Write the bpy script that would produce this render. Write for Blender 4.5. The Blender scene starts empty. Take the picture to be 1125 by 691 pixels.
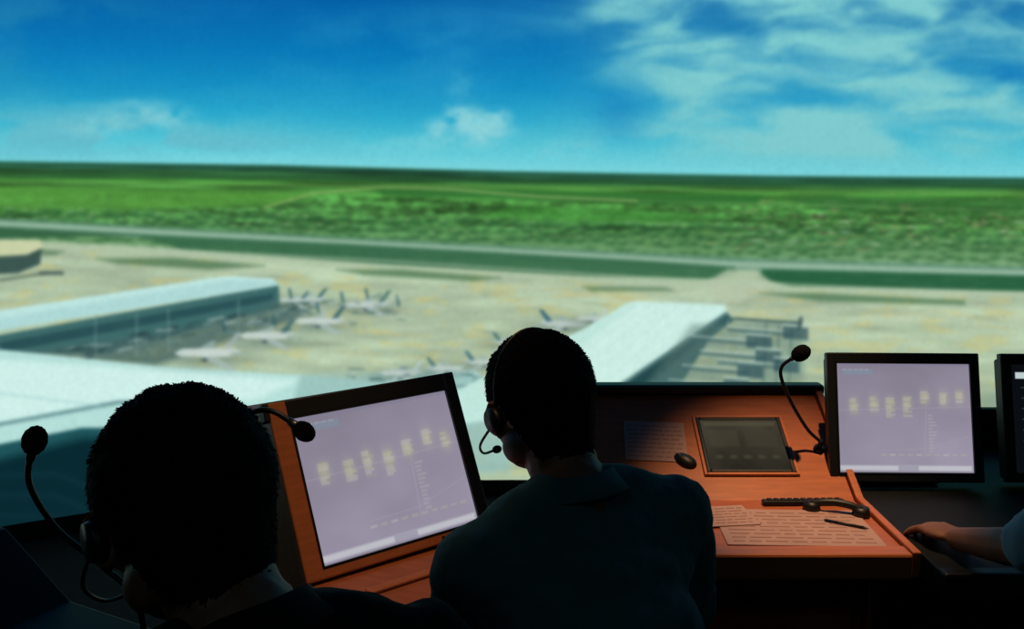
import bpy, bmesh, math, numpy as np, random
from mathutils import Vector, Matrix, Euler
random.seed(4)
S=bpy.context.scene
S.view_settings.view_transform='Standard'
S.view_settings.look='None'
COL=S.collection
# ------------------------------------------------------------------ camera
EYE=Vector((0,0,1.55)); PITCH=math.radians(9); F=1000.0
FW=Vector((0,math.cos(PITCH),-math.sin(PITCH))); UP=Vector((0,math.sin(PITCH),math.cos(PITCH))); RT=Vector((1,0,0))
cam=bpy.data.cameras.new('camera'); cam.lens=32; cam.sensor_width=36; cam.clip_start=0.02
co=bpy.data.objects.new('camera',cam); COL.objects.link(co); co.location=EYE; co.rotation_euler=(math.radians(81),0,0); S.camera=co
def P(px,py,d):   # surveyed point: sight-line + measured distance
    return EYE+RT*((px-562.5)/F*d)+UP*(-(py-345.5)/F*d)+FW*d
# ------------------------------------------------------------------ materials
def s2l(c): 
    c=np.asarray(c,float)/255.0
    return np.where(c<=0.04045,c/12.92,((c+0.055)/1.055)**2.4)
def mat(name,rgb,rough=0.6,var=0.15,scale=30,bump=0.1,spec=0.4,metal=0,stretch=(1,1,1)):
    m=bpy.data.materials.new(name); m.use_nodes=True; n=m.node_tree.nodes; l=m.node_tree.links
    b=n['Principled BSDF']; b.inputs['Roughness'].default_value=rough; b.inputs['Metallic'].default_value=metal
    b.inputs['Specular IOR Level'].default_value=spec
    tc=n.new('ShaderNodeTexCoord'); mp=n.new('ShaderNodeMapping'); mp.inputs['Scale'].default_value=stretch
    nz=n.new('ShaderNodeTexNoise'); nz.inputs['Scale'].default_value=scale; nz.inputs['Detail'].default_value=5
    l.new(tc.outputs['Object'],mp.inputs[0]); l.new(mp.outputs[0],nz.inputs['Vector'])
    cr=n.new('ShaderNodeValToRGB'); c=s2l(rgb)
    cr.color_ramp.elements[0].position=.3; cr.color_ramp.elements[1].position=.7
    cr.color_ramp.elements[0].color=(*(c*(1-var)),1); cr.color_ramp.elements[1].color=(*np.minimum(c*(1+var),1),1)
    l.new(nz.outputs['Fac'],cr.inputs[0]); l.new(cr.outputs[0],b.inputs['Base Color'])
    if bump:
        bp=n.new('ShaderNodeBump'); bp.inputs['Strength'].default_value=bump; bp.inputs['Distance'].default_value=.01
        l.new(nz.outputs['Fac'],bp.inputs['Height']); l.new(bp.outputs[0],b.inputs['Normal'])
    return m
def attr_mat(name,strength=1.0):
    m=bpy.data.materials.new(name); m.use_nodes=True; n=m.node_tree.nodes; l=m.node_tree.links
    n.clear(); o=n.new('ShaderNodeOutputMaterial'); e=n.new('ShaderNodeEmission'); a=n.new('ShaderNodeAttribute'); a.attribute_name='picture'
    e.inputs['Strength'].default_value=strength
    l.new(a.outputs['Color'],e.inputs['Color']); l.new(e.outputs[0],o.inputs['Surface'])
    m.cycles.emission_sampling='NONE'
    return m
M_wood=mat('warm_wood_veneer',(160,90,54),.42,.16,6,.02,stretch=(2,14,14))
M_wood2=mat('wood_edge',(172,100,60),.4,.12,8,.02,stretch=(2,14,14))
M_black=mat('black_plastic',(16,18,20),.45,.1,80,.03)
M_rub=mat('foam_black',(9,10,12),.95,.3,220,.5,spec=.1)
M_lam=mat('dark_laminate',(12,18,21),.6,.15,20,.03,spec=.2)
M_metal=mat('brushed_metal',(90,95,98),.35,.1,60,.02,metal=.9)
M_paper=mat('paper_sheet',(164,136,132),.8,.1,9,.02)
M_print=mat('printed_form',(146,116,110),.8,.1,12,.02)
M_skin=mat('skin',(122,84,62),.55,.08,14,.04)
M_hair=mat('black_hair',(7,6,7),.8,.2,120,.2,spec=.05)
M_eye=mat('eye_white',(215,215,210),.2,.02,5,0)
M_iris=mat('eye_iris',(30,20,15),.2,.1,50,0)
M_lip=mat('lips',(120,66,58),.5,.05,20,0)
M_teal=mat('teal_shirt_cloth',(62,104,110),.9,.12,18,.08,spec=.1)
M_blk=mat('black_shirt_cloth',(14,15,18),.9,.12,18,.08,spec=.1)
M_pale=mat('pale_shirt_cloth',(130,165,175),.9,.08,18,.08,spec=.1)
M_trou=mat('dark_trousers',(20,22,30),.9,.12,25,.06,spec=.1)
M_shoe=mat('shoe_leather',(12,12,12),.35,.1,25,.05)
M_floor=mat('floor_carpet',(24,28,32),.95,.25,140,.4,spec=.1)
M_wall=mat('wall_dark_paint',(20,26,30),.85,.08,10,.03,spec=.1)
M_ceil=mat('ceiling_dark_paint',(18,20,22),.9,.08,10,.03,spec=.1)
M_fab=mat('chair_fabric',(18,22,28),.95,.2,150,.3,spec=.1)
# ------------------------------------------------------------------ mesh helpers
def obj(name,bm,mats,parent=None,smooth=True):
    me=bpy.data.meshes.new(name); bm.normal_update(); bm.to_mesh(me); bm.free()
    for m in mats: me.materials.append(m)
    if smooth: me.polygons.foreach_set('use_smooth',[True]*len(me.polygons))
    o=bpy.data.objects.new(name,me); COL.objects.link(o)
    if parent: o.parent=parent
    return o
def empty(name,loc=(0,0,0)):
    e=bpy.data.objects.new(name,None); COL.objects.link(e); e.empty_display_size=.1; return e
I3=Matrix.Identity(3)
def frame(R,c): 
    m=R.to_4x4(); m.translation=Vector(c); return m
def box(bm,c,size,M=None,mi=0,bev=0.0,seg=2):
    M=M or Matrix.Identity(4)
    t=bmesh.new(); bmesh.ops.create_cube(t,size=1,matrix=Matrix.Diagonal((*size,1)))
    if bev: bmesh.ops.bevel(t,geom=t.edges[:],offset=bev,segments=seg,profile=.5,affect='EDGES')
    bmesh.ops.transform(t,matrix=M@Matrix.Translation(Vector(c)),verts=t.verts)
    for f in t.faces: f.material_index=mi
    me=bpy.data.meshes.new('t'); t.to_mesh(me); t.free(); bm.from_mesh(me); bpy.data.meshes.remove(me)
def prism(bm,prof,x0,x1,M=None,mi=0,bev=0.0):
    """extrude a (y,z) profile along local x"""
    t=bmesh.new(); a=[t.verts.new((x0,y,z)) for y,z in prof]; b=[t.verts.new((x1,y,z)) for y,z in prof]
    t.faces.new(a); t.faces.new(b[::-1]); n=len(prof)
    for i in range(n): t.faces.new((a[i],b[i],b[(i+1)%n],a[(i+1)%n]))
    bmesh.ops.recalc_face_normals(t,faces=t.faces)
    if bev: bmesh.ops.bevel(t,geom=t.edges[:],offset=bev,segments=2,profile=.5,affect='EDGES')
    if M: bmesh.ops.transform(t,matrix=M,verts=t.verts)
    for f in t.faces: f.material_index=mi
    me=bpy.data.meshes.new('t'); t.to_mesh(me); t.free(); bm.from_mesh(me); bpy.data.meshes.remove(me)
def ball(bm,c,r,R=None,mi=0,sub=3):
    if not hasattr(r,'__len__'): r=(r,r,r)
    M=frame(R or I3,c)@Matrix.Diagonal((*r,1))
    ret=bmesh.ops.create_icosphere(bm,subdivisions=sub,radius=1,matrix=M)
    if mi:
        for f in set(f for v in ret['verts'] for f in v.link_faces): f.material_index=mi
def cyl(bm,a,b,r1,r2=None,mi=0,n=20):
    a=Vector(a);b=Vector(b); r2=r1 if r2 is None else r2; d=b-a
    M=d.to_track_quat('Z','Y').to_matrix().to_4x4(); M.translation=(a+b)/2
    ret=bmesh.ops.create_cone(bm,cap_ends=True,segments=n,radius1=r1,radius2=r2,depth=d.length,matrix=M)
    for f in set(f for v in ret['verts'] for f in v.link_faces): f.material_index=mi
def catmull(pts,k=8):
    pts=[Vector(p) for p in pts]; q=[pts[0]*2-pts[1]]+pts+[pts[-1]*2-pts[-2]]; out=[]
    for i in range(1,len(q)-2):
        for j in range(k):
            t=j/k; a,b,c,d=q[i-1],q[i],q[i+1],q[i+2]
            out.append(.5*((2*b)+(c-a)*t+(2*a-5*b+4*c-d)*t*t+(3*b-a-3*c+d)*t**3))
    out.append(pts[-1]); return out
def tube(bm,pts,r,mi=0,n=10):
    pts=[Vector(p) for p in pts]; rings=[]; rr=r if hasattr(r,'__len__') else [r]*len(pts)
    for i,p in enumerate(pts):
        t=(pts[min(i+1,len(pts)-1)]-pts[max(i-1,0)]).normalized()
        q=t.to_track_quat('Z','Y').to_matrix()
        if i==0: u=q.col[0].copy()
        else:
            u=(u-t*u.dot(t)).normalized()
        v=t.cross(u)
        rings.append([bm.verts.new(p+(u*math.cos(2*math.pi*k/n)+v*math.sin(2*math.pi*k/n))*rr[i]) for k in range(n)])
    for a,b in zip(rings,rings[1:]):
        for k in range(n):
            f=bm.faces.new((a[k],a[(k+1)%n],b[(k+1)%n],b[k])); f.material_index=mi
    f=bm.faces.new(rings[0][::-1]); f.material_index=mi; f=bm.faces.new(rings[-1]); f.material_index=mi
def chain(bm,pts,radii,sub=2):
    for (a,ra),(b,rb) in zip(zip(pts,radii),zip(pts[1:],radii[1:])):
        a=Vector(a);b=Vector(b); n=max(2,int((b-a).length/(min(ra,rb)*.35)))
        for i in range(n+1):
            t=i/n; ball(bm,a.lerp(b,t),ra+(rb-ra)*t,sub=sub)
# ------------------------------------------------------------------ painting engine for display contents
def h2(ix,iy,seed):
    n=(ix.astype(np.int64)*374761393+iy.astype(np.int64)*668265263+seed*1442695041)&0xffffffff
    n=((n^(n>>13))*1274126177)&0xffffffff
    return ((n^(n>>16))&0xffff)/65535.0
def vn(x,y,seed):
    ix=np.floor(x);iy=np.floor(y);fx=x-ix;fy=y-iy;fx=fx*fx*(3-2*fx);fy=fy*fy*(3-2*fy)
    a=h2(ix,iy,seed);b=h2(ix+1,iy,seed);c=h2(ix,iy+1,seed);d=h2(ix+1,iy+1,seed)
    return (a*(1-fx)+b*fx)*(1-fy)+(c*(1-fx)+d*fx)*fy
def fbm(x,y,seed,o=5):
    s=0;a=.5;t=0
    for i in range(o): s=s+a*vn(x*2**i,y*2**i,seed+i);t+=a;a*=.5
    return s/t
def ss(a,b,x): 
    t=np.clip((x-a)/(b-a),0,1); return t*t*(3-2*t)
class Canvas:
    def __init__(s,x0,y0,w,h,step=1.0):
        s.x0,s.y0,s.w,s.h,s.st=x0,y0,int(w/step),int(h/step),step
        s.img=np.zeros((s.h,s.w,3),np.float32)
    def grid(s):
        return np.meshgrid(s.x0+np.arange(s.w)*s.st,s.y0+np.arange(s.h)*s.st)
    def sub(s,xa,ya,xb,yb):
        i0=max(0,int((xa-s.x0)/s.st));i1=min(s.w,int((xb-s.x0)/s.st)+2);j0=max(0,int((ya-s.y0)/s.st));j1=min(s.h,int((yb-s.y0)/s.st)+2)
        if i1<=i0 or j1<=j0: return None
        X,Y=np.meshgrid(s.x0+np.arange(i0,i1)*s.st,s.y0+np.arange(j0,j1)*s.st)
        return X,Y,(slice(j0,j1),slice(i0,i1))
    def put(s,sl,a,col):
        a=a[...,None]; s.img[sl]=s.img[sl]*(1-a)+np.asarray(col,np.float32)*a
    def poly(s,pts,col,alpha=1,soft=1.5,tex=0,tsx=20,tsy=6,col2=None):
        p=np.array(pts,float); g=s.sub(p[:,0].min()-soft,p[:,1].min()-soft,p[:,0].max()+soft,p[:,1].max()+soft)
        if g is None: return
        X,Y,sl=g; dist=np.full(X.shape,1e9); ins=np.zeros(X.shape,bool)
        for i in range(len(p)):
            ax,ay=p[i];bx,by=p[(i+1)%len(p)];dx,dy=bx-ax,by-ay
            t=np.clip(((X-ax)*dx+(Y-ay)*dy)/(dx*dx+dy*dy+1e-9),0,1)
            dist=np.minimum(dist,np.hypot(X-ax-t*dx,Y-ay-t*dy))
            c=((ay>Y)!=(by>Y))&(X<(bx-ax)*(Y-ay)/(by-ay+1e-12)+ax); ins^=c
        sd=np.where(ins,-dist,dist); a=np.clip(.5-sd/soft,0,1)*alpha
        if tex: a=a*np.clip(1-tex+tex*2*fbm(X/tsx,Y/tsy,7,3),0,1)
        if col2 is not None:
            t=((X-X.min())/(np.ptp(X)+1e-6))[...,None]; col=np.asarray(col)*(1-t)+np.asarray(col2)*t
        s.put(sl,a,col)
    def line(s,pts,w,col,alpha=1,soft=1.2):
        p=np.array(pts,float); m=w+soft
        g=s.sub(p[:,0].min()-m,p[:,1].min()-m,p[:,0].max()+m,p[:,1].max()+m)
        if g is None: return
        X,Y,sl=g; dist=np.full(X.shape,1e9)
        for (ax,ay),(bx,by) in zip(p,p[1:]):
            dx,dy=bx-ax,by-ay; t=np.clip(((X-ax)*dx+(Y-ay)*dy)/(dx*dx+dy*dy+1e-9),0,1)
            dist=np.minimum(dist,np.hypot(X-ax-t*dx,Y-ay-t*dy))
        s.put(sl,np.clip(.5-(dist-w/2)/soft,0,1)*alpha,col)
    def blob(s,cx,cy,rx,ry,col,alpha=1,tex=0,tsx=20,tsy=10,k=1.0):
        g=s.sub(cx-2.6*rx,cy-2.6*ry,cx+2.6*rx,cy+2.6*ry)
        if g is None: return
        X,Y,sl=g; q=((X-cx)/rx)**2+((Y-cy)/ry)**2; a=np.exp(-q**k)*alpha
        if tex: a=a*ss(.5-tex*.5,.5+tex*.3,fbm(X/tsx,Y/tsy,11,5))
        s.put(sl,a,col)
    def soften(s,n=1):
        for _ in range(n):
            for ax in (0,1):
                k=s.img; s.img=(k*2+np.roll(k,1,ax)+np.roll(k,-1,ax))/4
    def sample(s,px,py):
        x=np.clip((px-s.x0)/s.st,0,s.w-1.001);y=np.clip((py-s.y0)/s.st,0,s.h-1.001)
        ix=x.astype(int);iy=y.astype(int);fx=(x-ix)[...,None];fy=(y-iy)[...,None];I=s.img
        return (I[iy,ix]*(1-fx)+I[iy,ix+1]*fx)*(1-fy)+(I[iy+1,ix]*(1-fx)+I[iy+1,ix+1]*fx)*fy

def paint_airport():
    C=Canvas(-760,-520,2660,1340)
    X,Y=C.grid()
    hz=np.interp(X[0],[-800,0,300,560,850,1125,1900],[168,177,181,188,193,195,199])[None,:]
    t=hz-Y  # height above horizon
    st=np.array([0,10,28,55,90,130,190,500.]); 
    cr=np.interp(t,st,[122,110,80,42,18,8,4,2]); cg=np.interp(t,st,[212,207,194,168,140,118,94,70]); cb=np.interp(t,st,[220,219,212,204,193,182,164,142])
    sky=np.stack([cr,cg,cb],-1)
    w=fbm(X/160,Y/70,31,4)
    n=fbm(X/150+w*1.5,Y/45+w,5,6)
    nf=fbm(X/60+w*2.2,Y/22+w*1.5,205,5)
    def gm(cx,cy,rx,ry): return np.exp(-(((X-cx)/rx)**2+((Y-cy)/ry)**2))
    mask=np.clip(1.3*gm(860,20,190,50)+1.4*gm(1040,25,170,50)+1.3*gm(1010,112,180,42)+1.0*gm(800,95,105,36)+1.2*gm(920,150,240,28)+.7*gm(690,30,50,50)+gm(1400,60,200,60)+.7*gm(-300,60,200,50),0,1)
    a=ss(.30,.64,n*.7+nf*.3)*mask*.82
    a=np.clip(a+mask*.24,0,1)[...,None]
    sky=sky*(1-a)+np.array([126,202,206])*a
    a=(ss(.34,.58,fbm(X/70,Y/25,77,5))*np.clip(gm(130,140,140,30)*.85+gm(260,158,130,14)*.6+gm(0,150,90,26)*.6,0,1))[...,None]
    sky=sky*(1-a)+np.array([100,188,204])*a
    a=(ss(.42,.75,fbm(X/120,Y/60,99,5))*gm(480,60,220,60)*.4)[...,None]
    sky=sky*(1-a)+np.array([60,165,206])*a
    a=(ss(.3,.6,fbm(X/90,Y/50,19,5))*gm(20,20,140,80)*.4)[...,None]
    sky=sky*(1-a)+np.array([50,146,178])*a
    d=Y-hz
    gs=np.array([0,3,10,18,30,45,60,80,100,140,260,500.])
    gr=np.interp(d,gs,[56,34,46,66,70,64,74,100,144,158,166,130]); gg=np.interp(d,gs,[120,80,90,124,130,116,128,148,184,192,202,170]); gb=np.interp(d,gs,[96,64,52,52,60,58,68,96,140,150,164,160])
    g=np.stack([gr,gg,gb],-1)
    n1=fbm(X/90,d/5,41,4)[...,None]; n2=fbm(X/8,d/4,43,3)[...,None]
    field=ss(0,6,d)*(1-ss(66,84,d)); g=g*(1+(field[...,None])*(n1-.5)*1.1)
    veg=ss(26,36,d)*(1-ss(60,86,d)); g=g*(1+veg[...,None]*(n2-.5)*.8)
    sp=ss(.62,.72,fbm(X/9,d/3,57,2))*ss(700,900,X)*ss(15,25,d)*(1-ss(75,88,d)); g=g*(1-sp[...,None]*.4)+np.array([146,160,112])*sp[...,None]*.4
    m=ss(-1.2,1.2,d)[...,None]
    C.img=(sky*(1-m)+g*m).astype(np.float32)
    for (x,y,rx,ry,al) in [(515,132,22,15,.85),(540,138,24,14,.8),(490,142,24,13,.75),(520,152,50,13,.7),(500,122,12,10,.65),(548,128,14,9,.6),(150,122,36,13,.5),(185,130,32,13,.5),(110,138,42,13,.45),(505,98,14,20,.22),(440,160,50,10,.35),(620,165,60,9,.35)]:
        C.blob(x,y,rx,ry,(146,212,218),al,tex=.7,tsx=16,tsy=11,k=1.5)
    C.blob(1112,82,36,13,(16,118,184),.65,tex=.3,tsx=40,tsy=20)
    C.blob(680,120,30,30,(14,124,188),.5)
    C.poly([(-760,205),(0,205),(180,208),(345,212),(300,226),(100,232),(0,232),(-760,228)],(86,154,62),.8,5,tex=.35,tsx=60)
    C.poly([(400,204),(620,210),(840,214),(830,226),(640,222),(420,214)],(44,106,48),.75,4)
    C.poly([(560,226),(700,230),(800,240),(640,246),(520,240)],(62,136,54),.6,6)
    C.poly([(860,215),(1130,218),(1900,222),(1900,236),(1125,236),(900,232)],(48,102,52),.65,5,tex=.5)
    C.poly([(0,190),(300,192),(700,198),(1125,203),(1125,207),(700,203),(300,198),(0,196)],(32,78,50),.6,4,tex=.4,tsx=50)
    C.line([(290,228),(345,212),(420,206),(500,208),(590,216),(700,221)],2.4,(146,174,104),.7,2)
    C.line([(0,200),(200,203),(420,204),(700,208),(1125,212)],2,(112,152,92),.4,2)
    C.line([(480,208),(560,214),(760,222),(1125,232)],1.6,(122,160,98),.45,2)
    rng=random.Random(3)
    for row in range(5):   # rows of trees
        x=-700+rng.uniform(0,12)
        while x<1850:
            y=232+row*9+x*.022+rng.uniform(-3,3); x+=rng.uniform(9,20)
            C.blob(x,y+2.5,6.5,3.2,(34,84,48),.65); C.blob(x-1,y-1,4,2.6,rng.choice([(92,148,88),(116,164,106),(76,132,76)]),.6)
    for i in range(50):
        x=rng.uniform(780,1180); y=rng.uniform(225,275)
        C.blob(x,y,rng.uniform(3,8),1.4,rng.choice([(170,184,155),(150,146,100),(190,204,184),(150,120,96)]),.5)
    C.poly([(-760,205),(0,240),(400,262),(800,283),(1125,293),(1900,310),(1900,327),(1125,306),(800,298),(400,276),(0,252),(-760,222)],(100,144,120),.9,5)
    C.poly([(-760,210),(0,243),(400,265),(800,287),(1125,297),(1900,312),(1900,321),(1125,303),(800,293),(400,270),(0,248),(-760,214)],(154,186,164),.85,3)
    C.poly([(-760,252),(0,262),(380,284),(760,308),(1125,318),(1900,345),(1900,620),(-760,620)],(174,194,164),1,6)
    X2,Y2,sl=C.sub(-760,250,1899,520)
    n=fbm(X2/60,Y2/9,61,4)[...,None]; n3=fbm(X2/25,Y2/7,63,3)
    msk=ss(0,10,Y2-np.interp(X2[0],[-760,0,380,760,1125,1900],[255,266,288,312,322,350])[None,:])[...,None]
    C.img[sl]=C.img[sl]*(1+msk*(n-.5)*.30)
    a=(ss(.54,.70,n3)*msk[...,0]*.45)[...,None]; C.img[sl]=C.img[sl]*(1-a)+np.array([200,194,128])*a
    C.poly([(-760,232),(0,250),(150,258),(0,262),(-760,244)],(50,96,66),.9,4)
    C.poly([(150,258),(380,268),(700,286),(806,293),(812,299),(790,307),(640,303),(420,290),(200,274)],(54,104,72),.92,4,tex=.15)
    C.poly([(838,296),(1125,303),(1900,325),(1900,346),(1125,320),(870,314),(832,306)],(36,92,60),.95,4,tex=.12)
    C.line([(100,270),(420,286),(700,304),(1125,324)],2,(188,204,182),.5,3)
    C.poly([(800,296),(830,296),(850,312),(800,340),(770,312)],(180,196,168),.8,5)
    for p in ([(105,284),(190,283),(290,292),(230,296),(130,290)],[(370,296),(440,296),(550,305),(520,309),(400,302)],[(640,315),(730,316),(740,319),(650,320)],[(835,322),(900,322),(1060,330),(1060,335),(900,331)],[(0,272),(70,276),(60,280),(0,278)]):
        C.poly(p,(84,122,86),.85,5)
    C.line([(560,312),(700,335),(900,350),(1125,350)],3,(188,202,174),.5,4)
    for i in range(110):
        x=rng.uniform(320,1100);y=rng.uniform(318,405)
        C.line([(x,y),(x+rng.uniform(10,50),y+rng.uniform(-2,5))],1.6,rng.choice([(202,180,116),(134,154,130),(194,206,182)]),.45,2)
    C.poly([(-200,262),(0,264),(44,264),(48,272),(30,280),(-200,292)],(200,208,166),1,2)
    C.poly([(-200,292),(30,280),(46,273),(44,290),(20,300),(-200,312)],(60,86,80),1,3)
    C.line([(45,300),(68,300)],4,(70,88,84),.9,3); C.line([(0,308),(50,300)],3,(80,100,90),.8,3)
    C.poly([(-400,425),(0,368),(306,313),(308,338),(250,352),(120,388),(0,388),(-400,460)],(62,106,106),1,2)
    C.poly([(0,376),(300,322),(300,330),(0,388)],(36,74,80),.8,3,tex=.3)
    C.poly([(-400,400),(0,341),(248,303),(300,306),(307,313),(0,363),(-400,424)],(188,228,224),1,2)
    C.poly([(-400,404),(0,350),(250,308),(302,309),(306,313),(0,363),(-400,424)],(164,208,208),.6,4)
    C.poly([(0,392),(170,368),(330,330),(345,345),(250,375),(170,402),(0,386)],(68,98,96),.8,8,tex=.3,tsx=12,tsy=6)
    for i in range(60):
        x=rng.uniform(60,335); y=392-(x-60)*.19+rng.uniform(-9,9)
        C.line([(x,y),(x+rng.uniform(5,18),y-rng.uniform(0,5))],rng.uniform(1.5,3.5),rng.choice([(40,66,68),(110,140,138),(54,84,86),(150,172,166)]),.7,2)
    for x,y0,y1 in [(105,345,396),(150,345,392),(185,340,385),(262,330,372)]: C.line([(x,y0),(x,y1)],1.4,(130,160,158),.5,2)
    C.poly([(-500,500),(-500,370),(0,384),(170,402),(330,412),(420,420),(520,405),(560,440),(520,470),(300,480),(120,520),(-500,640)],(180,222,216),1,2.5)
    C.poly([(-500,470),(0,395),(170,406),(330,418),(280,440),(130,440),(0,464),(-500,560)],(210,242,236),.85,7)
    C.line([(-500,560),(0,466),(130,442),(250,440)],4,(84,128,132),.8,3)
    C.line([(-500,420),(0,432),(110,446)],2,(150,196,198),.5,4)
    C.poly([(-500,588),(0,488),(90,470),(130,470),(130,640),(-500,800)],(30,84,90),1,3)
    C.poly([(-500,620),(0,505),(90,482),(150,480),(150,700),(-500,800)],(8,40,48),.97,12)
    for k in range(5):
        C.line([(-100,545+k*22),(0,522+k*22),(60,520+k*24),(110,540+k*26)],3,(22,62,70),.45-.08*k,6)
    C.poly([(330,412),(500,405),(560,440),(560,520),(300,520)],(150,190,184),.8,8)
    def plane(x,y,s,dr=1,tail=(50,96,104),body=(190,206,200)):
        C.blob(x,y+s*.1,s*.8,s*.16,(84,108,104),.5)
        C.poly([(x-dr*.1*s,y),(x-dr*.55*s,y+s*.3),(x-dr*.38*s,y+s*.3),(x+dr*.22*s,y)],(164,184,178),.9,2)
        C.poly([(x-dr*.05*s,y-.02*s),(x-dr*.2*s,y-s*.22),(x-dr*.1*s,y-s*.22),(x+dr*.2*s,y-.04*s)],(150,174,170),.85,2)
        C.poly([(x-dr*.62*s,y-.03*s),(x-dr*.5*s,y-.09*s),(x+dr*.42*s,y-.08*s),(x+dr*.56*s,y),(x+dr*.44*s,y+.06*s),(x-dr*.4*s,y+.06*s)],body,.92,2)
        C.poly([(x-dr*.44*s,y-.07*s),(x-dr*.64*s,y-.36*s),(x-dr*.54*s,y-.36*s),(x-dr*.3*s,y-.07*s)],tail,.9,2)
        C.poly([(x-dr*.5*s,y-.03*s),(x-dr*.74*s,y+.04*s),(x-dr*.62*s,y+.04*s),(x-dr*.4*s,y)],(158,180,174),.85,1.6)
        C.blob(x+dr*.02*s,y+s*.12,s*.06,s*.035,(60,80,84),.9,k=2)
    plane(226,388,62,-1,(176,192,188),(202,216,210)); plane(292,369,52,-1,(66,108,114),(198,212,206)); plane(350,353,48,-1,(56,100,110),(196,210,204)); plane(402,335,44,-1,(76,116,108)); plane(338,329,34,-1)
    plane(322,330,28,-1); plane(620,356,44,1,(40,90,116)); plane(532,398,34,1,(40,90,116)); plane(650,350,30,-1,(190,206,200)); plane(560,376,30,1)
    plane(440,410,40,-1,(176,200,198)); plane(490,405,34,1)
    for (x,y) in [(318,318),(375,322),(402,318),(436,326),(245,355),(300,348),(348,334)]: C.line([(x,y),(x+2,y+9)],3,(40,86,94),.75,2)
    for i in range(40):
        x=rng.uniform(300,440); y=348-(x-300)*.1+rng.uniform(-14,18); C.line([(x,y),(x+rng.uniform(4,12),y+rng.uniform(-2,2))],2,rng.choice([(90,120,116),(60,94,96),(190,206,196)]),.55,2)
    for i in range(30):
        x=rng.uniform(380,560); y=rng.uniform(400,425); C.line([(x,y),(x+rng.uniform(4,16),y+rng.uniform(-3,3))],2,rng.choice([(70,104,104),(190,214,210),(40,80,84)]),.6,2)
    C.poly([(797,341),(806,352),(780,372),(742,432),(700,470),(650,470),(655,432)],(52,92,94),1,2.5)
    C.poly([(797,352),(700,432),(668,432)],(24,58,62),.6,5)
    C.poly([(688,333),(700,331),(796,335),(798,342),(662,434),(640,450),(470,470),(480,440),(560,400),(640,362)],(192,230,220),1,2)
    C.poly([(700,331),(796,335),(798,342),(640,450),(560,450)],(212,242,232),.6,10)
    for k in range(6): C.line([(700+k*16,333),(520+k*26,455)],1.2,(170,208,202),.3,2.5)
    C.poly([(760,356),(880,352),(884,430),(700,434)],(96,126,118),.5,8,tex=.3,tsx=10,tsy=8)
    for k in range(6):
        x=800+k*14; y=352+k*1.5
        C.line([(x,y),(x-4,y+76)],1.8,rng.choice([(56,90,92),(150,176,166)]),.6,2)
    for (x,y) in [(760,372),(770,388),(750,404),(735,420),(800,362),(790,398)]:
        C.line([(x,y),(x+70,y+6)],3.2,(66,100,102),.8,2); C.line([(x,y-3),(x+66,y+2)],1.8,(188,208,196),.7,1.8)
        C.poly([(x+60,y-4),(x+88,y-2),(x+88,y+12),(x+60,y+10)],(52,84,90),.75,2)
        C.poly([(x+60,y-7),(x+88,y-5),(x+88,y-2),(x+60,y-4)],(180,204,192),.75,1.5)
    C.line([(806,350),(880,355)],2.5,(50,82,84),.9,1.5); C.line([(880,350),(878,360)],4,(60,84,84),.9,2)
    C.poly([(890,420),(1100,425),(1900,440),(1900,620),(890,620)],(134,156,136),.7,20)
    X,Y=C.grid(); C.img*= (1+(h2(X//2,Y//2,3)-.5)*.06)[...,None]
    C.soften(5)
    return C
AIR=paint_airport()
def color_grid(name,verts,nu,nv,cols,material,parent=None):
    me=bpy.data.meshes.new(name); me.vertices.add(nu*nv); me.vertices.foreach_set('co',verts.reshape(-1).astype(np.float32))
    i,j=np.meshgrid(np.arange(nu-1),np.arange(nv-1)); a=(j*nu+i).ravel()
    q=np.stack([a,a+1,a+nu+1,a+nu],1).astype(np.int32); nf=len(q)
    me.loops.add(nf*4); me.loops.foreach_set('vertex_index',q.ravel()); me.polygons.add(nf)
    me.polygons.foreach_set('loop_start',np.arange(nf,dtype=np.int32)*4)
    me.update(calc_edges=True)
    at=me.attributes.new('picture','FLOAT_COLOR','POINT')
    c=np.ones((nu*nv,4),np.float32); c[:,:3]=s2l(np.clip(cols,0,255)).reshape(-1,3); at.data.foreach_set('color',c.ravel())
    me.materials.append(material); o=bpy.data.objects.new(name,me); COL.objects.link(o)
    if parent: o.parent=parent
    return o
RAD=4.2; Z0,Z1=.08,3.2
th=np.concatenate([np.linspace(-50,-32.5,50)[:-1],np.linspace(-32.5,32.5,960),np.linspace(32.5,50,50)[1:]])*math.pi/180
zz=np.concatenate([np.linspace(Z0,.35,20)[:-1],np.linspace(.35,2.45,470),np.linspace(2.45,Z1,40)[1:]])
TH,ZZ=np.meshgrid(th,zz); VX=np.sin(TH)*RAD; VY=np.cos(TH)*RAD
dz=ZZ-EYE.z; dep=VY*FW.y+dz*FW.z; uu=VY*UP.y+dz*UP.z
pic=AIR.sample(562.5+VX/dep*F,345.5-uu/dep*F)
scr=color_grid('projection_screen',np.stack([VX,VY,ZZ],-1),len(th),len(zz),pic,attr_mat('projected_airport_picture',1.0))
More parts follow.
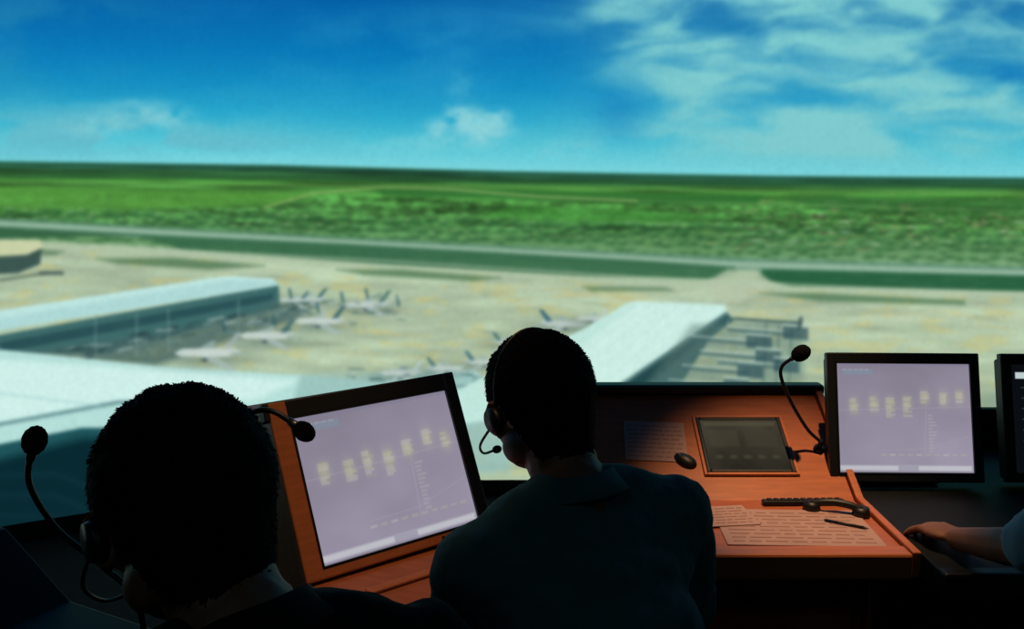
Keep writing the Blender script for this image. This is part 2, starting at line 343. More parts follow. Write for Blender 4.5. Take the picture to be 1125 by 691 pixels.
# ------------------------------------------------------------------ room
def room():
    for nm,c,s,m in [('floor',(0,1,-.05),(10.4,8.4,.1),M_floor),('ceiling',(0,1,3.45),(10.4,8.4,.1),M_ceil),
        ('wall_left',(-5.1,1,1.7),(.2,8.4,3.4),M_wall),('wall_right',(5.1,1,1.7),(.2,8.4,3.4),M_wall),
        ('wall_back',(0,-3.1,1.7),(10,.2,3.4),M_wall),('wall_front',(0,5.1,1.7),(10,.2,3.4),M_wall)]:
        bm=bmesh.new(); box(bm,c,s); obj(nm,bm,[m],smooth=False)
    bm=bmesh.new()
    for z,h in ((Z1+.03,.06),(Z0-.035,.07)):
        t0=[math.radians(a) for a in range(-50,51,2)]
        for a,b in zip(t0,t0[1:]):
            m=(a+b)/2; R=Matrix.Rotation(-m,3,'Z'); M=frame(R,(math.sin(m)*(RAD+.02),math.cos(m)*(RAD+.02),z)); box(bm,(0,0,0),((b-a)*RAD+.02,.06,h),M)
    for a in (-50.4,50.4):
        m=math.radians(a); M=frame(Matrix.Rotation(-m,3,'Z'),(math.sin(m)*(RAD+.02),math.cos(m)*(RAD+.02),1.64)); box(bm,(0,0,0),(.05,.06,3.24),M)
    obj('trim_1',bm,[M_black],smooth=False)
room()
# ------------------------------------------------------------------ monitors
def quad_frame(tl,tr,br,bl,width):
    def r(p): return RT*((p[0]-562.5)/F)+UP*(-(p[1]-345.5)/F)+FW
    a,b,c,d=map(r,(tl,tr,br,bl))
    A=np.array([[-b.x,c.x,-d.x],[-b.y,c.y,-d.y],[-b.z,c.z,-d.z]]); s=np.linalg.solve(A,-np.array(a[:]))
    p=[a,b*s[0],c*s[1],d*s[2]]; W=((p[1]-p[0])+(p[2]-p[3]))/2; k=width/W.length
    p=[EYE+v*k for v in p]; X=((p[1]-p[0])+(p[2]-p[3])); H=((p[0]-p[3])+(p[1]-p[2])); h=H.length/2
    X.normalize(); Zv=(H-X*H.dot(X)).normalized(); Yv=Zv.cross(X).normalized()
    R=Matrix((X,Yv,Zv)).transposed(); c=sum(p,Vector())/4
    return frame(R,c),h
def paint_radar(seed,dark=False):
    C=Canvas(0,0,340,272,1.0); X,Y=C.grid(); rng=random.Random(seed)
    if dark:
        C.img[:]=(10,14,18); C.poly([(16,22),(320,22),(320,38),(16,38)],(190,205,205)); 
        for k in range(6): C.line([(30,60+k*26),(200+rng.uniform(0,100),60+k*26)],4,(40,60,66),.8)
        return C
    C.img[:]=(143,136,154); C.img*=(1+.10*(fbm(X/90,Y/70,seed,3)-.5)+.05*(X/340-.5)+.12*(Y/272-.5))[...,None]
    C.poly([(0,0),(340,0),(340,9),(0,9)],(128,124,144),.8,3)
    C.poly([(20,18),(95,18),(95,30),(20,30)],(118,152,170),.4,6)
    for k in range(5): C.line([(20+k*14,18),(28+k*14,18)],3,(170,176,184),.5,2.5)
    for k,(x,n) in enumerate([(45,4),(95,4),(135,5),(178,5),(222,3),(270,3),(310,3)]):
        y0=92+rng.uniform(-8,8)-(14 if k>3 else 0)
        C.blob(x,y0+14,12,18,(188,186,152),.5)
        for j in range(n*2):
            C.line([(x-9,y0+j*5),(x-9+rng.uniform(8,20),y0+j*5)],3.2,rng.choice([(200,196,146),(208,204,174),(208,206,194),(160,166,138)]),.42,5)
    for j in range(12): C.line([(230,130+j*8),(230+rng.uniform(6,18),130+j*8)],3,(184,190,182),.35,4.5)
    C.line([(0,118),(340,108)],1.4,(164,161,172),.5,3); C.line([(224,120),(216,230)],1.4,(164,162,174),.5,3); C.line([(110,215),(216,212),(330,180)],1.2,(164,162,174),.4,3)
    for j in range(10): C.line([(110+j*22,226),(120+j*22,226)],4,rng.choice([(196,196,180),(174,178,150)]),.4,4)
    C.poly([(2,252),(332,252),(332,264),(2,264)],(202,206,210),.7,5); C.poly([(150,252),(200,252),(200,266),(150,266)],(146,142,160),.7,4)
    C.poly([(0,267),(340,267),(340,272),(0,272)],(116,112,126),.8)
    return C
M_disp=attr_mat('monitor_display_picture',1.0)
def monitor(M,h,w,cv,bez,mats=None,wood=False,stand_to=None):
    bm=bmesh.new(); l,r,t,b=bez; y=.004; D=.022
    wl=1 if wood else 0
    box(bm,(-w/2-l/2,y,(t-b)/2),(l,D,h+t+b),mi=wl,bev=.003); box(bm,(w/2+r/2,y,(t-b)/2),(r,D,h+t+b),mi=0,bev=.003)
    box(bm,(0,y,h/2+t/2),(w+.004,D,t),mi=0,bev=.003); box(bm,(0,y,-h/2-b/2),(w+.004,D,b),mi=wl,bev=.003)
    for s in (-1,1): box(bm,(s*(w/2-.001),y-.003,0),(.004,D-.004,h),mi=0)
    box(bm,(0,y-.003,h/2),(w,D-.004,.004),mi=0); box(bm,(0,y-.003,-h/2),(w,D-.004,.004),mi=0)
    if wood: box(bm,(-w/2-.016,y+.001,h/2+t/2+.0008),(.058,D+.001,t+.001),mi=0,bev=.003)
    box(bm,(0,.03,0),(w+.03,.034,h+.03),mi=0,bev=.008); box(bm,(0,.062,-.01),(w*.6,.04,h*.6),mi=0,bev=.012)
    for k in range(7): box(bm,(0,.084,h*.2-k*.012),(w*.4,.003,.004),mi=0)
    for k in range(4): cyl(bm,(w/2-.04-k*.018,-.008,-h/2-b*.5),(w/2-.04-k*.018,-.0105,-h/2-b*.5),.003,mi=0,n=10)
    o=obj('computer_monitor',bm,[M_black,M_wood2,M_metal],smooth=False); o.matrix_world=M
    nu,nv=255,204; us=np.linspace(-w/2,w/2,nu); vs=np.linspace(-h/2,h/2,nv); U,V=np.meshgrid(us,vs)
    cols=cv.sample((U+w/2)/w*338+1,(h/2-V)/h*270+1)
    color_grid('display',np.stack([U,np.full_like(U,-.002),V],-1),nu,nv,cols,M_disp,parent=o)
    if stand_to is not None:
        s=bmesh.new(); a=M@Vector((0,.075,-h*.05)); foot=Vector((a.x+M.col[1][0]*.03,a.y+M.col[1][1]*.03,stand_to))
        tube(s,catmull([a,(a+foot)/2+Vector((0,.015,0)),foot+Vector((0,0,.012))],5),.018,mi=0)
        Rz=Matrix.Rotation(math.atan2(M.col[0][1],M.col[0][0]),3,'Z'); box(s,(0,-.02,.006),(.2,.16,.012),frame(Rz,foot),mi=0,bev=.004)
        s.transform(M.inverted()); so=obj('stand',s,[M_black],parent=o)
    return o
ML,hL=quad_frame((318,460),(490,428),(525,573),(352,625),.345)
MR,hR=quad_frame((908,399),(1056,400),(1080,520),(930,519),.345)
monitor(ML,hL,.345,paint_radar(5),(.036,.026,.034,.02),wood=True)
monitor(MR,hR,.345,paint_radar(9),(.022,.022,.026,.022),stand_to=.752)
M3=MR.copy(); M3.translation=MR.translation+Vector((.450,.01,-.005))
monitor(M3,hR,.345,paint_radar(2,True),(.022,.022,.026,.022),stand_to=.752)
# ------------------------------------------------------------------ consoles
SL=math.atan2(.179,.32)
def console_right():
    bm=bmesh.new(); x0,x1=.17,.84
    prof=[(1.83,.75),(2.13,.75),(2.45,.929),(2.50,.935),(2.50,0),(2.05,0),(2.05,.70),(1.83,.715)]
    prism(bm,prof,x0,x1,mi=0,bev=.003)
    for x in (x0-.012,x1+.012):
        prism(bm,[(1.81,.70),(1.81,.758),(2.13,.760),(2.455,.945),(2.52,.945),(2.52,0),(2.03,0),(2.03,.69)],x-.009,x+.009,mi=1,bev=.003)
    box(bm,((x0+x1)/2,2.49,.945),(x1-x0+.06,.05,.03),mi=2,bev=.008)
    prism(bm,[(1.80,.70),(1.80,.757),(1.85,.757),(1.85,.70)],x0,x1,mi=1,bev=.006)
    box(bm,((x0+x1)/2,2.035,.36),(x1-x0-.06,.02,.5),mi=0,bev=.004); box(bm,((x0+x1)/2,2.015,.56),(.16,.02,.014),mi=2,bev=.004)
    return obj('control_console',bm,[M_wood,M_wood2,M_black],smooth=False)
console_right()
SR=Matrix.Rotation(SL,3,'X')
def on_slope(x,s,lift=0):
    return Vector((x,2.13+s*math.cos(SL)-lift*math.sin(SL),.75+s*math.sin(SL)+lift*math.cos(SL)))
def inset_display():
    bm=bmesh.new(); M=frame(SR,on_slope(.605,.185,.004))
    w,h=.205,.175
    for s in (-1,1):
        box(bm,(s*(w/2+.005),0,0),(.010,h+.02,.010),M,0,bev=.003); box(bm,(0,s*(h/2+.005),0),(w,.010,.010),M,0,bev=.003)
        box(bm,(s*(w/2+.014),0,0),(.008,h+.036,.008),M,1,bev=.002); box(bm,(0,s*(h/2+.014),0),(w+.02,.008,.008),M,1,bev=.002)
    box(bm,(0,0,-.001),(w,h,.006),M,0)
    o=obj('touchscreen_display',bm,[M_black,M_wood2],smooth=False)
    C=Canvas(0,0,340,272); X,Y=C.grid(); C.img[:]=(56,52,42); C.img*=(1+.35*(fbm(X/120,Y/90,4,3)-.5)-.35*(Y/272-.5))[...,None]
    C.poly([(14,12),(326,12),(326,34),(14,34)],(84,78,60),.6,8)
    C.poly([(24,60),(150,60),(150,150),(24,150)],(70,66,52),.5,12); C.poly([(180,60),(316,60),(316,150),(180,150)],(66,62,50),.5,12)
    for j in range(5): C.blob(50+j*60,205,18,12,(76,70,54),.6,k=2)
    nu,nv=90,72; U,V=np.meshgrid(np.linspace(-w/2,w/2,nu),np.linspace(-h/2,h/2,nv)); cols=C.sample((U+w/2)/w*338+1,(h/2-V)/h*270+1)
    v=np.stack([U,V,np.full_like(U,.0026)],-1); R=np.array(M); v=v@R[:3,:3].T+R[:3,3]
    color_grid('display',v,nu,nv,cols,M_disp,parent=o)
inset_display()
def sheet(name,c,R,w,h,lines=8,mp=None):
    bm=bmesh.new(); M=frame(R,c); box(bm,(0,0,.0008),(w,h,.0016),M,0)
    rng=random.Random(int(c[0]*1000))
    for k in range(lines):
        y=h/2-(k+1)*h/(lines+1); x=-w*.45
        while x<w*.40:
            L=min(w*rng.uniform(.06,.2),w*.45-x); box(bm,(x+L/2,y,.0019),(L,h*.25/lines,.0006),M,1); x+=L+w*.03
    return obj(name,bm,[mp or M_paper,M_print],smooth=False)
sheet('paper_notice',on_slope(.375,.20,.001),SR@Matrix.Rotation(-.06,3,'Z'),.16,.14,8)
RZ=lambda a:Matrix.Rotation(a,3,'Z')
sheet('paper_chart',(.64,1.96,.7515),RZ(-.04),.34,.21,9)
sheet('paper_chart',(.48,2.02,.7540),RZ(.12),.16,.12,6)
bm=bmesh.new(); M=frame(RZ(.02),(.705,2.105,.757)); box(bm,(0,0,0),(.20,.022,.012),M,0,bev=.004)
for k in range(11): box(bm,(-.082+k*.0165,0,.007),(.012,.014,.004),M,0,bev=.001)
obj('switch_strip',bm,[M_black],smooth=False)
def handset(c,R,name):
    bm=bmesh.new(); M=frame(R,c)
    tube(bm,[M@p for p in catmull([(-.055,0,.014),(-.03,0,.022),(0,0,.025),(.03,0,.022),(.055,0,.014)],5)],.009,0,12)
    for s in (-1,1): cyl(bm,M@Vector((s*.055,0,.001)),M@Vector((s*.055,0,.02)),.021,.018,0,24)
    return obj(name,bm,[M_black,M_metal])
handset((.765,2.05,.7515),RZ(-.35),'telephone_handset')
def mouse(c,R):
    bm=bmesh.new(); M=frame(R,c)
    t=bmesh.new(); bmesh.ops.create_icosphere(t,subdivisions=3,radius=1)
    for v in t.verts:
        v.co.x*=.020*(1-.12*v.co.y); v.co.y*=.032; v.co.z=max(v.co.z,0)*.016
    t.transform(M@Matrix.Translation((0,0,.001))); me=bpy.data.meshes.new('t'); t.to_mesh(me); t.free(); bm.from_mesh(me)
    box(bm,(0,.018,.013),(.004,.010,.005),M,1,bev=.0015)
    return obj('computer_mouse',bm,[M_black,M_metal])
mouse(on_slope(.443,.13,.001),SR@RZ(.9))
def pen(a,b):
    bm=bmesh.new(); a=Vector(a);b=Vector(b); cyl(bm,a,a.lerp(b,.88),.003,n=12); cyl(bm,a.lerp(b,.88),b,.003,.0008,mi=1,n=12); cyl(bm,a+(a-b)*.03,a,.0025,n=12)
    obj('pen',bm,[M_black,M_metal])
pen((.72,1.99,.757),(.80,1.94,.757))
# dark desk to the right
bm=bmesh.new(); prism(bm,[(1.74,.70),(1.74,.75),(2.62,.75),(2.62,0),(2.1,0),(2.1,.70)],.866,2.1,mi=0,bev=.004)
prism(bm,[(1.715,.70),(1.715,.753),(1.75,.753),(1.75,.70)],.866,2.1,mi=1,bev=.006)
box(bm,(1.48,2.6,.80),(1.22,.03,.12),mi=0,bev=.005); box(bm,(1.48,2.085,.38),(1.1,.02,.5),mi=0,bev=.004)
obj('console_desk',bm,[M_lam,M_black],smooth=False)
# left console carrying the angled monitor
yawL=math.atan2(ML.col[0][1],ML.col[0][0]); bot=ML@Vector((0,0,-hL/2-.02))
KL=frame(RZ(yawL),(bot.x,bot.y,0)); tiltL=math.asin(max(-1,min(1,(ML@Vector((0,0,1))-ML.translation).dot(KL.col[1].to_3d()))))
zb=bot.z; tp=hL+.05
def console_left():
    bm=bmesh.new(); x0,x1=-.25,.26
    ty,tz=math.sin(tiltL)*tp,math.cos(tiltL)*tp
    prof=[(-.30,zb-.075),(-.02,zb-.004),(.03+.0,zb-.01),(.045+ty*.95,zb+tz*.9),(.13+ty,zb+tz*.9),(.2+ty,zb-.05),(.2+ty,0),(-.08,0),(-.08,zb-.14),(-.30,zb-.11)]
    prism(bm,prof,x0+.055,x1-.045,KL,0,bev=.003)
    sl=math.atan2(.071,.28); A=KL@frame(Matrix.Rotation(sl,3,'X'),(0,-.16,zb-.04))
    for x in (-.13,.13): box(bm,(x,-.01,.006),(.016,.2,.012),A,1,bev=.003)
    for y in (-.11,.09): box(bm,(0,y,.006),(.26,.016,.012),A,1,bev=.003)
    box(bm,(0,-.01,.003),(.24,.18,.006),A,0)
    box(bm,(0,-.146,.0),(x1-x0-.10,.02,.04),A,1,bev=.006)
    return obj('control_console',bm,[M_wood,M_wood2,M_black],smooth=False)
console_left()
KC=frame(RZ(math.radians(62)),(-.92,1.18,0))
bm=bmesh.new(); prism(bm,[(-.22,.72),(-.22,.75),(.12,.75),(.3,.86),(.36,.86),(.36,0),(-.02,0),(-.02,.70)],-.42,.42,KC,0,bev=.004)
prism(bm,[(-.24,.70),(-.24,.755),(-.2,.755),(-.2,.70)],-.42,.42,KC,1,bev=.006)
A=KC@frame(Matrix.Rotation(math.atan2(.11,.18),3,'X'),(0,.21,.808)); box(bm,(0,0,.004),(.5,.15,.008),A,1,bev=.003)
for i in range(10):
    for j in range(3): box(bm,(-.2+i*.044,-.045+j*.045,.011),(.026,.026,.008),A,1,bev=.002)
obj('console_desk',bm,[M_lam,M_black],smooth=False)
# ------------------------------------------------------------------ gooseneck microphones
def mic(head,pts,base,hr=(.017,.017,.022),nrm=Vector((0,0,1)),r=.0045,br=.032):
    bm=bmesh.new(); base=Vector(base); nrm=nrm.normalized()
    cyl(bm,base,base+nrm*.010,br,br*.9,0,28); cyl(bm,base+nrm*.010,base+nrm*.035,.007,.005,0,16)
    path=catmull([base+nrm*.03]+list(pts)+[head],8); tube(bm,path,r,0,10)
    d=(path[-1]-path[-4]).normalized(); R=d.to_track_quat('Z','Y').to_matrix()
    cyl(bm,path[-1]-d*.03,path[-1]-d*.005,.006,.008,2,16)
    t=bmesh.new(); bmesh.ops.create_icosphere(t,subdivisions=4,radius=1)
    for v in t.verts:
        n=1+.035*math.sin(v.co.x*37)*math.sin(v.co.y*41+v.co.z*33); v.co=Vector((v.co.x*hr[0]*n,v.co.y*hr[1]*n,v.co.z*hr[2]*n))
    t.transform(frame(R,head)); 
    for f in t.faces: f.material_index=1
    me=bpy.data.meshes.new('t'); t.to_mesh(me); t.free(); bm.from_mesh(me)
    return obj('gooseneck_microphone',bm,[M_black,M_rub,M_metal])
bx=P(160,690,1.42)
mic(P(38,484,1.3),[P(150,660,1.36),P(110,620,1.36),P(62,580,1.34),P(32,530,1.31)],(bx.x,bx.y,.751))
mic(P(334,474,1.42),[P(262,540,1.45),P(262,480,1.44),P(275,455,1.43),P(300,452,1.42)],P(280,700,1.45),hr=(.015,.015,.019))
nb=Vector((0,-math.sin(SL),math.cos(SL)))
mic(P(880,388,2.26),[P(886,470,2.34),P(866,435,2.3),P(858,405,2.28)],on_slope(.795,.17),hr=(.02,.02,.025),nrm=nb,r=.0045,br=.014)
# ------------------------------------------------------------------ people
def remeshed(name,bm,m,parent,vox,sm=4,disp=0,dscale=.1):
    o=obj(name,bm,[m],parent)
    r=o.modifiers.new('surface','REMESH'); r.mode='VOXEL'; r.voxel_size=vox; r.use_smooth_shade=True
    s=o.modifiers.new('smooth','SMOOTH'); s.iterations=sm; s.factor=.5
    if disp:
        t=bpy.data.textures.new(name+'_folds','CLOUDS'); t.noise_scale=dscale; t.noise_depth=2
        d=o.modifiers.new('folds','DISPLACE'); d.texture=t; d.strength=disp; d.mid_level=.5; d.texture_coords='LOCAL'
    return o
def hand(bm,w,dirv,palm_n,side):
    f=Vector(dirv).normalized(); n=Vector(palm_n); n=(n-f*n.dot(f)).normalized(); s=f.cross(n)*side
    R=Matrix((s,f,n)).transposed()
    ball(bm,w+f*.05,(.040,.05,.015),R,sub=3); ball(bm,w+f*.025+s*.012,(.026,.032,.016),R)
    for off,L,sp in ((.030,.070,.10),(.011,.078,.02),(-.009,.073,-.05),(-.028,.057,-.14)):
        p=w+f*.082+s*off; d=(f+s*sp).normalized(); pts=[w+f*.05+s*off,p]; a=.15
        for seg,fr in enumerate((.45,.32,.23)):
            a+=.28; q=d*math.cos(a)+n*math.sin(a); p=p+q*L*fr; pts.append(p.copy())
        chain(bm,pts,[.0095,.009,.0082,.0074,.0066],sub=2)
    p=w+f*.02+s*.025; chain(bm,[p,p+s*.026+f*.022+n*.006,p+s*.036+f*.048+n*.012,p+s*.036+f*.07+n*.018],[.013,.011,.0095,.008],sub=2)
def person(name,pel,chest,neck,headc,byaw,hrot,sh,el,wr,hdir,hn,shirt,knees,ankles,sleeve=1.0,hair_r=1.0):
    e=empty(name); V=Vector; pel,chest,neck,headc=map(V,(pel,chest,neck,headc)); sh=[V(a) for a in sh]; el=[V(a) for a in el]; wr=[V(a) for a in wr]
    B=RZ(byaw); H=RZ(hrot[0])@Matrix.Rotation(hrot[1],3,'X')@Matrix.Rotation(hrot[2],3,'Y')
    hp=lambda x,y,z: headc+H@V((x,y,z))
    bm=bmesh.new()
    for c,r in [((0,-.012,.03),(.075,.093,.085)),((0,.034,-.02),(.061,.056,.076)),((0,.036,-.07),(.050,.047,.036)),((0,.070,-.088),(.024,.020,.018)),
                ((0,.090,-.004),(.0095,.013,.028)),((0,.101,-.026),(.0135,.013,.011)),((.010,.094,-.030),(.009,.010,.008)),((-.010,.094,-.030),(.009,.010,.008)),
                ((.028,.078,.022),(.026,.012,.009)),((-.028,.078,.022),(.026,.012,.009)),((0,.0865,-.053),(.021,.009,.006)),((0,.086,-.063),(.018,.009,.006)),
                ((.045,.058,-.022),(.022,.022,.02)),((-.045,.058,-.022),(.022,.022,.02)),((.052,.01,-.06),(.016,.035,.026)),((-.052,.01,-.06),(.016,.035,.026))]:
        ball(bm,hp(*c),r,H)
    for s in (-1,1):
        E=H@RZ(s*-.35)@Matrix.Rotation(-.18,3,'X')
        for k in range(14):
            a=math.radians(-70+k*22); ball(bm,hp(s*.083,-.004,-.004)+E@V((s*.004,-.016*math.sin(a),.027*math.cos(a))),.0052,sub=1)
        ball(bm,hp(s*.080,-.002,-.004),(.006,.015,.026),E); ball(bm,hp(s*.080,.006,-.03),(.006,.007,.009),E)
    nb0=hp(0,-.03,-.05); chain(bm,[nb0,(nb0+neck)/2+B@V((0,.004,0)),neck],[.058,.058,.066]); chain(bm,[hp(0,.01,-.07),neck+B@V((0,.03,0))],[.04,.045])
    def torso(bm,g):
        ball(bm,pel,(.165+g,.115+g,.11),B); ball(bm,pel.lerp(chest,.33),(.15+g,.105+g,.12),B); ball(bm,pel.lerp(chest,.66),(.16+g,.108+g,.12),B)
        ball(bm,chest,(.17+g,.112+g,.13),B); ball(bm,chest.lerp(neck,.45),(.155+g,.098+g,.09),B)
        for s in sh:
            chain(bm,[chest.lerp(neck,.5),s],[.085+g,.056+g]); chain(bm,[neck+V((0,0,-.005)),neck.lerp(s,.5)+V((0,0,.014)),s],[.056+g*.5,.052+g*.7,.05+g]); chain(bm,[chest,s],[.1+g*.5,.05+g])
    torso(bm,0)
    for i,sd in ((0,-1),(1,1)):
        m=sh[i].lerp(el[i],.4); q=el[i].lerp(wr[i],.3)
        chain(bm,[sh[i],m,el[i],q,wr[i]],[.05,.046,.036,.038,.025]); hand(bm,wr[i],hdir[i],hn[i],sd)
    remeshed('body_skin',bm,M_skin,e,.0042,3)
    bm=bmesh.new()
    for s in (-1,1):
        ball(bm,hp(s*.030,.0775,.004),.0125,mi=0); ball(bm,hp(s*.030,.0865,.004),(.0055,.004,.0055),H,mi=1)
        for k in range(9):
            t=k/8; ball(bm,hp(s*(.014+t*.032),.092-.012*t*t,.026+.005*math.sin(t*2.6)),(.005,.003,.0026),H,mi=2,sub=1)
    ball(bm,hp(0,.0955,-.053),(.019,.0035,.0035),H,mi=3); ball(bm,hp(0,.0945,-.0615),(.016,.004,.0042),H,mi=3)
    obj('face_details',bm,[M_eye,M_iris,M_hair,M_lip],e)
    # hair: short crop lying close to the skull
    bm=bmesh.new(); bmesh.ops.create_icosphere(bm,subdivisions=6,radius=1); rng=random.Random(sum(map(ord,name))+int(headc.x*100))
    ys=[-.12,-.09,-.055,-.025,.0,.02,.035,.06,.09]; zs=[-.080,-.084,-.076,-.018,.022,.012,.035,.062,.075]
    rad=(.083*hair_r,.103*hair_r,.093*hair_r)
    dl=[]
    for v in bm.verts:
        n=v.co.normalized(); w=1+.012*math.sin(n.x*9+n.z*7)*math.sin(n.y*11)+.003*math.sin(n.x*31+n.z*23)*math.sin(n.y*37)
        c=V((n.x*rad[0],n.y*rad[1]-.014,n.z*rad[2]+.032))
        if n.z<-.2:   # nape follows the neck instead of closing under the skull
            k=min(1,(-.2-n.z)/.5); q=math.hypot(n.x,n.y)+1e-6; rr=1-.22*k
            c.x=n.x/q*rad[0]*rr*.98; c.y=n.y/q*rad[1]*rr-.014; c.z=.032-.0186-(-.2-n.z)*.16
        if c.z<np.interp(c.y,ys,zs)+rng.uniform(-.002,.002): dl.append(v)
        v.co=V((c.x*w,c.y*w,c.z*w))
    bmesh.ops.delete(bm,geom=dl,context='VERTS')
    bm.normal_update(); src=[(v.co.copy(),v.normal.copy()) for v in bm.verts]
    for k in range(9000):
        c,n=rng.choice(src); c=c+V((rng.uniform(-.002,.002),rng.uniform(-.002,.002),rng.uniform(-.002,.002)))
        L=rng.uniform(.005,.009)*(.6 if c.z<.0 else 1.0); flow=V((rng.uniform(-.3,.3)+c.x*4,.4,-.6 if c.z<.07 else .0)); flow=(flow-n*flow.dot(n))
        d=(n*.07+flow.normalized()*.97+V((rng.uniform(-.08,.08),rng.uniform(-.08,.08),rng.uniform(-.06,.06)))).normalized(); s=d.cross(n).normalized()*.0012
        a=bm.verts.new(c-n*.002-s); b=bm.verts.new(c-n*.002+s); m1=bm.verts.new(c+d*L*.6+s*.7); m0=bm.verts.new(c+d*L*.6-s*.7); tpv=bm.verts.new(c+d*L)
        bm.faces.new((a,b,m1,m0)); bm.faces.new((m0,m1,tpv))
    bm.transform(frame(H,headc)); obj('hair',bm,[M_hair],e)
    bm=bmesh.new(); torso(bm,.016); 
    for i in (0,1):
        m=sh[i].lerp(el[i],.5); pts=[sh[i],m,el[i]]; rr=[.068,.062,.056]
        if sleeve<1: pts=[sh[i],sh[i].lerp(el[i],sleeve*.5),sh[i].lerp(el[i],sleeve)]; rr=[.068,.064,.06]
        else:
            pts.append(el[i].lerp(wr[i],.93)); rr=[.068,.062,.052,.036]
        chain(bm,pts,rr)
    remeshed('shirt',bm,shirt,e,.007,5,.022,.07)
    bm=bmesh.new(); Nd=(nb0-neck).normalized(); RN=Nd.to_track_quat('Z','Y').to_matrix()
    prof=[(.088,-.012),(.079,.010),(.073,.028),(.070,.028),(.072,.008),(.079,-.014)]; rings=[]
    for k in range(36):
        a=2*math.pi*k/36; rings.append([bm.verts.new(neck+RN@V((p[0]*math.cos(a),p[0]*math.sin(a)*1.02,p[1]+.004*math.sin(a*3)))) for p in prof])
    for k in range(36):
        A_,B_=rings[k],rings[(k+1)%36]
        for j in range(len(prof)): bm.faces.new((A_[j],B_[j],B_[(j+1)%len(prof)],A_[(j+1)%len(prof)]))
    obj('shirt_collar',bm,[shirt],e)
    bm=bmesh.new(); ball(bm,pel+V((0,0,-.02)),(.178,.13,.10),B)
    for i,s in ((0,-1),(1,1)):
        hip=pel+B@V((s*.09,.02,-.03)); k=V(knees[i]); a=V(ankles[i]); chain(bm,[hip,hip.lerp(k,.5),k,k.lerp(a,.35),a+V((0,0,.03))],[.09,.08,.062,.06,.045])
    remeshed('trousers',bm,M_trou,e,.009,4,.012,.08)
    for i in (0,1):
        bm=bmesh.new(); a=V(ankles[i]); yv=B@V((0,1,0)); ball(bm,a+V((0,0,-.03)),(.038,.045,.05),B)
        chain(bm,[V((a.x,a.y,.045))-yv*.03,V((a.x,a.y,.045))+yv*.06,V((a.x,a.y,.036))+yv*.15],[.04,.04,.034]); 
        for v in bm.verts: v.co.z=max(v.co.z,.004)
        remeshed('shoe_%d'%(i+1),bm,M_shoe,e,.006,3)
    return e,H,headc
def headset(H,c,side=-1):
    bm=bmesh.new(); hp=lambda x,y,z: c+H@Vector((x,y,z))
    arc=[hp(side*-.086*math.sin(a),-.012,.012+.1145*math.cos(a)) for a in [math.radians(x) for x in range(-90,61,8)]]
    tube(bm,arc,.003,0,8)
    s=side; cyl(bm,hp(s*.087,-.004,-.005),hp(s*.098,-.004,-.005),.022,.019,0,28); cyl(bm,hp(s*.083,-.004,-.005),hp(s*.089,-.004,-.005),.021,.023,1,28)
    ball(bm,hp(-s*.080,-.012,.07),(.008,.02,.016),H,mi=1)
    tube(bm,catmull([hp(side*.096,0,-.015),hp(side*.094,.05,-.045),hp(side*.066,.095,-.066),hp(side*.035,.110,-.068)],6),.0022,0,8)
    ball(bm,hp(side*.030,.112,-.068),(.009,.007,.007),H,mi=1)
    return obj('headset',bm,[M_black,M_rub])
def office_chair(c,yaw):
    bm=bmesh.new(); M=frame(RZ(yaw),c)
    box(bm,(0,.02,.415),(.48,.46,.07),M,0,bev=.03,seg=4); box(bm,(0,-.275,.62),(.42,.05,.30),M,0,bev=.022,seg=4)
    tube(bm,[M@Vector(p) for p in catmull([(0,-.05,.375),(0,-.22,.37),(0,-.31,.43),(0,-.31,.6)],6)],.02,1)
    cyl(bm,M@Vector((0,0,.12)),M@Vector((0,0,.38)),.026,mi=2); 
    for k in range(5):
        a=2*math.pi*k/5+.3; d=Vector((math.cos(a),math.sin(a),0)); tube(bm,[M@(Vector((0,0,.12))),M@(d*.15+Vector((0,0,.105))),M@(d*.28+Vector((0,0,.08)))],[.026,.022,.016],1)
        t=Vector((-d.y,d.x,0))*.02; q=d*.28+Vector((0,0,.03)); cyl(bm,M@(q-t),M@(q+t),.029,mi=1)
    return obj('office_chair',bm,[M_fab,M_black,M_metal],smooth=False)
r=math.radians
# middle operator
e,H,c=person('seated_man',(.14,1.18,.55),(.125,1.28,.84),(.10,1.375,1.035),(.044,1.455,1.168),r(28),(r(32),r(-14),r(-4)),
   [(-.05,1.265,.965),(.268,1.45,.980)],[(-.09,1.39,.79),(.315,1.52,.78)],[(.0,1.575,.86),(.30,1.74,.79)],[(.15,.9,-.15),(-.1,1,-.05)],[(0,0,-1),(0,0,-1)],
   M_teal,[(-.06,1.55,.55),(.24,1.66,.55)],[(-.02,1.52,.08),(.26,1.7,.08)],1.0,1.0)
headset(H,c,-1)
office_chair((.14,1.14,0),r(28))
# nearest operator
e,H,c=person('seated_man',(-.20,.62,.55),(-.22,.70,.90),(-.245,.80,1.095),(-.333,.885,1.205),r(24),(r(42),r(-22),r(0)),
   [(-.42,.72,1.03),(-.10,.865,1.045)],[(-.47,.85,.80),(-.12,1.0,.82)],[(-.52,1.05,.80),(-.38,1.14,.80)],[(-.35,.9,-.1),(-.7,.7,-.1)],[(0,0,-1),(0,0,-1)],
   M_blk,[(-.50,.95,.55),(-.12,1.07,.55)],[(-.5,.92,.08),(-.12,1.10,.08)],1.0,1.05)
headset(H,c,-1)
office_chair((-.2,.58,0),r(24))
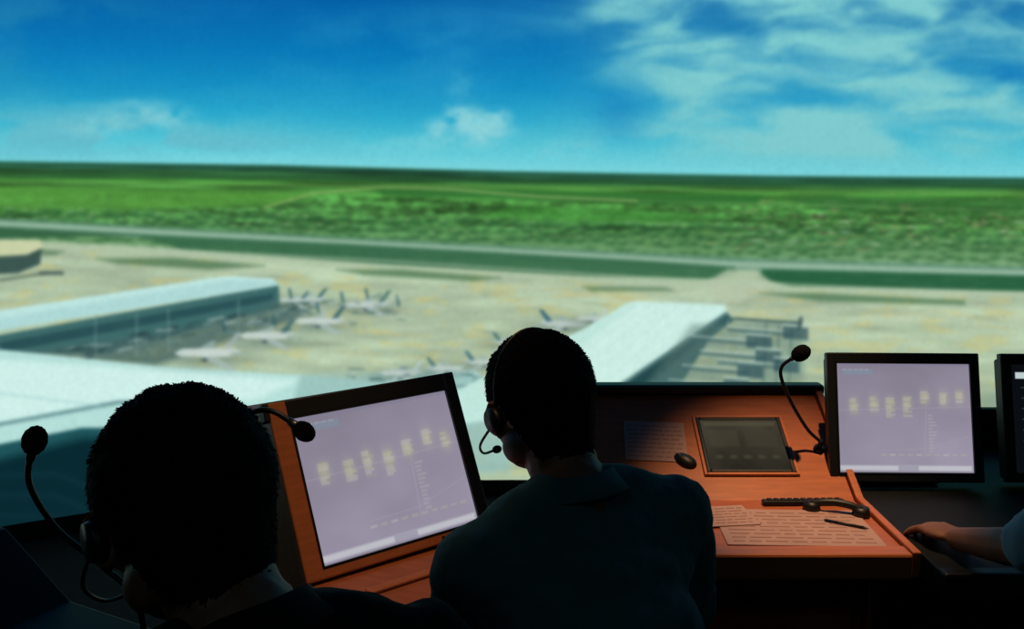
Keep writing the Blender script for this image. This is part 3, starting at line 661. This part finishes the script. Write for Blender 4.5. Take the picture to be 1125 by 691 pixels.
# operator at the right edge
e,H,c=person('seated_man',(1.38,1.34,.55),(1.34,1.45,.87),(1.28,1.57,1.08),(1.26,1.64,1.235),r(18),(r(25),r(-14),r(0)),
   [(1.08,1.56,1.02),(1.45,1.66,1.02)],[(.965,1.61,.85),(1.49,1.76,.81)],[(.935,1.81,.787),(1.41,1.94,.785)],[(-.22,.9,-.06),(-.3,1,-.05)],[(0,0,-1),(0,0,-1)],
   M_pale,[(1.16,1.68,.55),(1.48,1.72,.55)],[(1.16,1.72,.08),(1.48,1.78,.08)],.92,1.0)
office_chair((1.38,1.30,0),r(18))
# ------------------------------------------------------------------ lights
def downlight(loc,target,power,size,col=(1,.58,.28),blend=1.0):
    L=bpy.data.lights.new('spot','SPOT'); L.energy=power; L.color=col; L.spot_size=math.radians(size); L.spot_blend=blend; L.shadow_soft_size=.03
    bm=bmesh.new(); loc=Vector(loc); d=(Vector(target)-loc).normalized(); cyl(bm,loc-d*.14,loc-d*.01,.035,.045,0,24); cyl(bm,loc-d*.1,Vector((loc.x,loc.y,3.4))-Vector((d.x,d.y,0))*.1,.012,mi=0)
    f=obj('ceiling_spotlight',bm,[M_black]); o=bpy.data.objects.new('lamp',L); COL.objects.link(o); o.parent=f; o.location=loc; o.rotation_euler=d.to_track_quat('-Z','Y').to_euler()
downlight((.72,1.9,3.2),(.72,2.07,.78),290,22,col=(1,.58,.29))
downlight((.1,1.2,3.2),(-.28,1.58,.85),82,20)
for i,(x,y) in enumerate(((-1.6,-1.4),(1.6,-1.4))):  # unseen fill lights added behind the camera to brighten shirts and room
    bm=bmesh.new(); box(bm,(x,y,3.385),(1.24,.64,.03),bev=.005); f=obj('fill_light_panel',bm,[M_metal],smooth=False)  # housing made up to carry the added fill
    L=bpy.data.lights.new('dim_fill','AREA'); L.shape='RECTANGLE'; L.size=1.2; L.size_y=.6; L.energy=2.6; L.color=(.55,.9,1.0)
    o=bpy.data.objects.new('fill_lamp',L); COL.objects.link(o); o.parent=f; o.location=(x,y,3.365)
w=bpy.data.worlds.new('room_air'); S.world=w; w.use_nodes=True; w.node_tree.nodes['Background'].inputs[0].default_value=(.004,.006,.008,1)
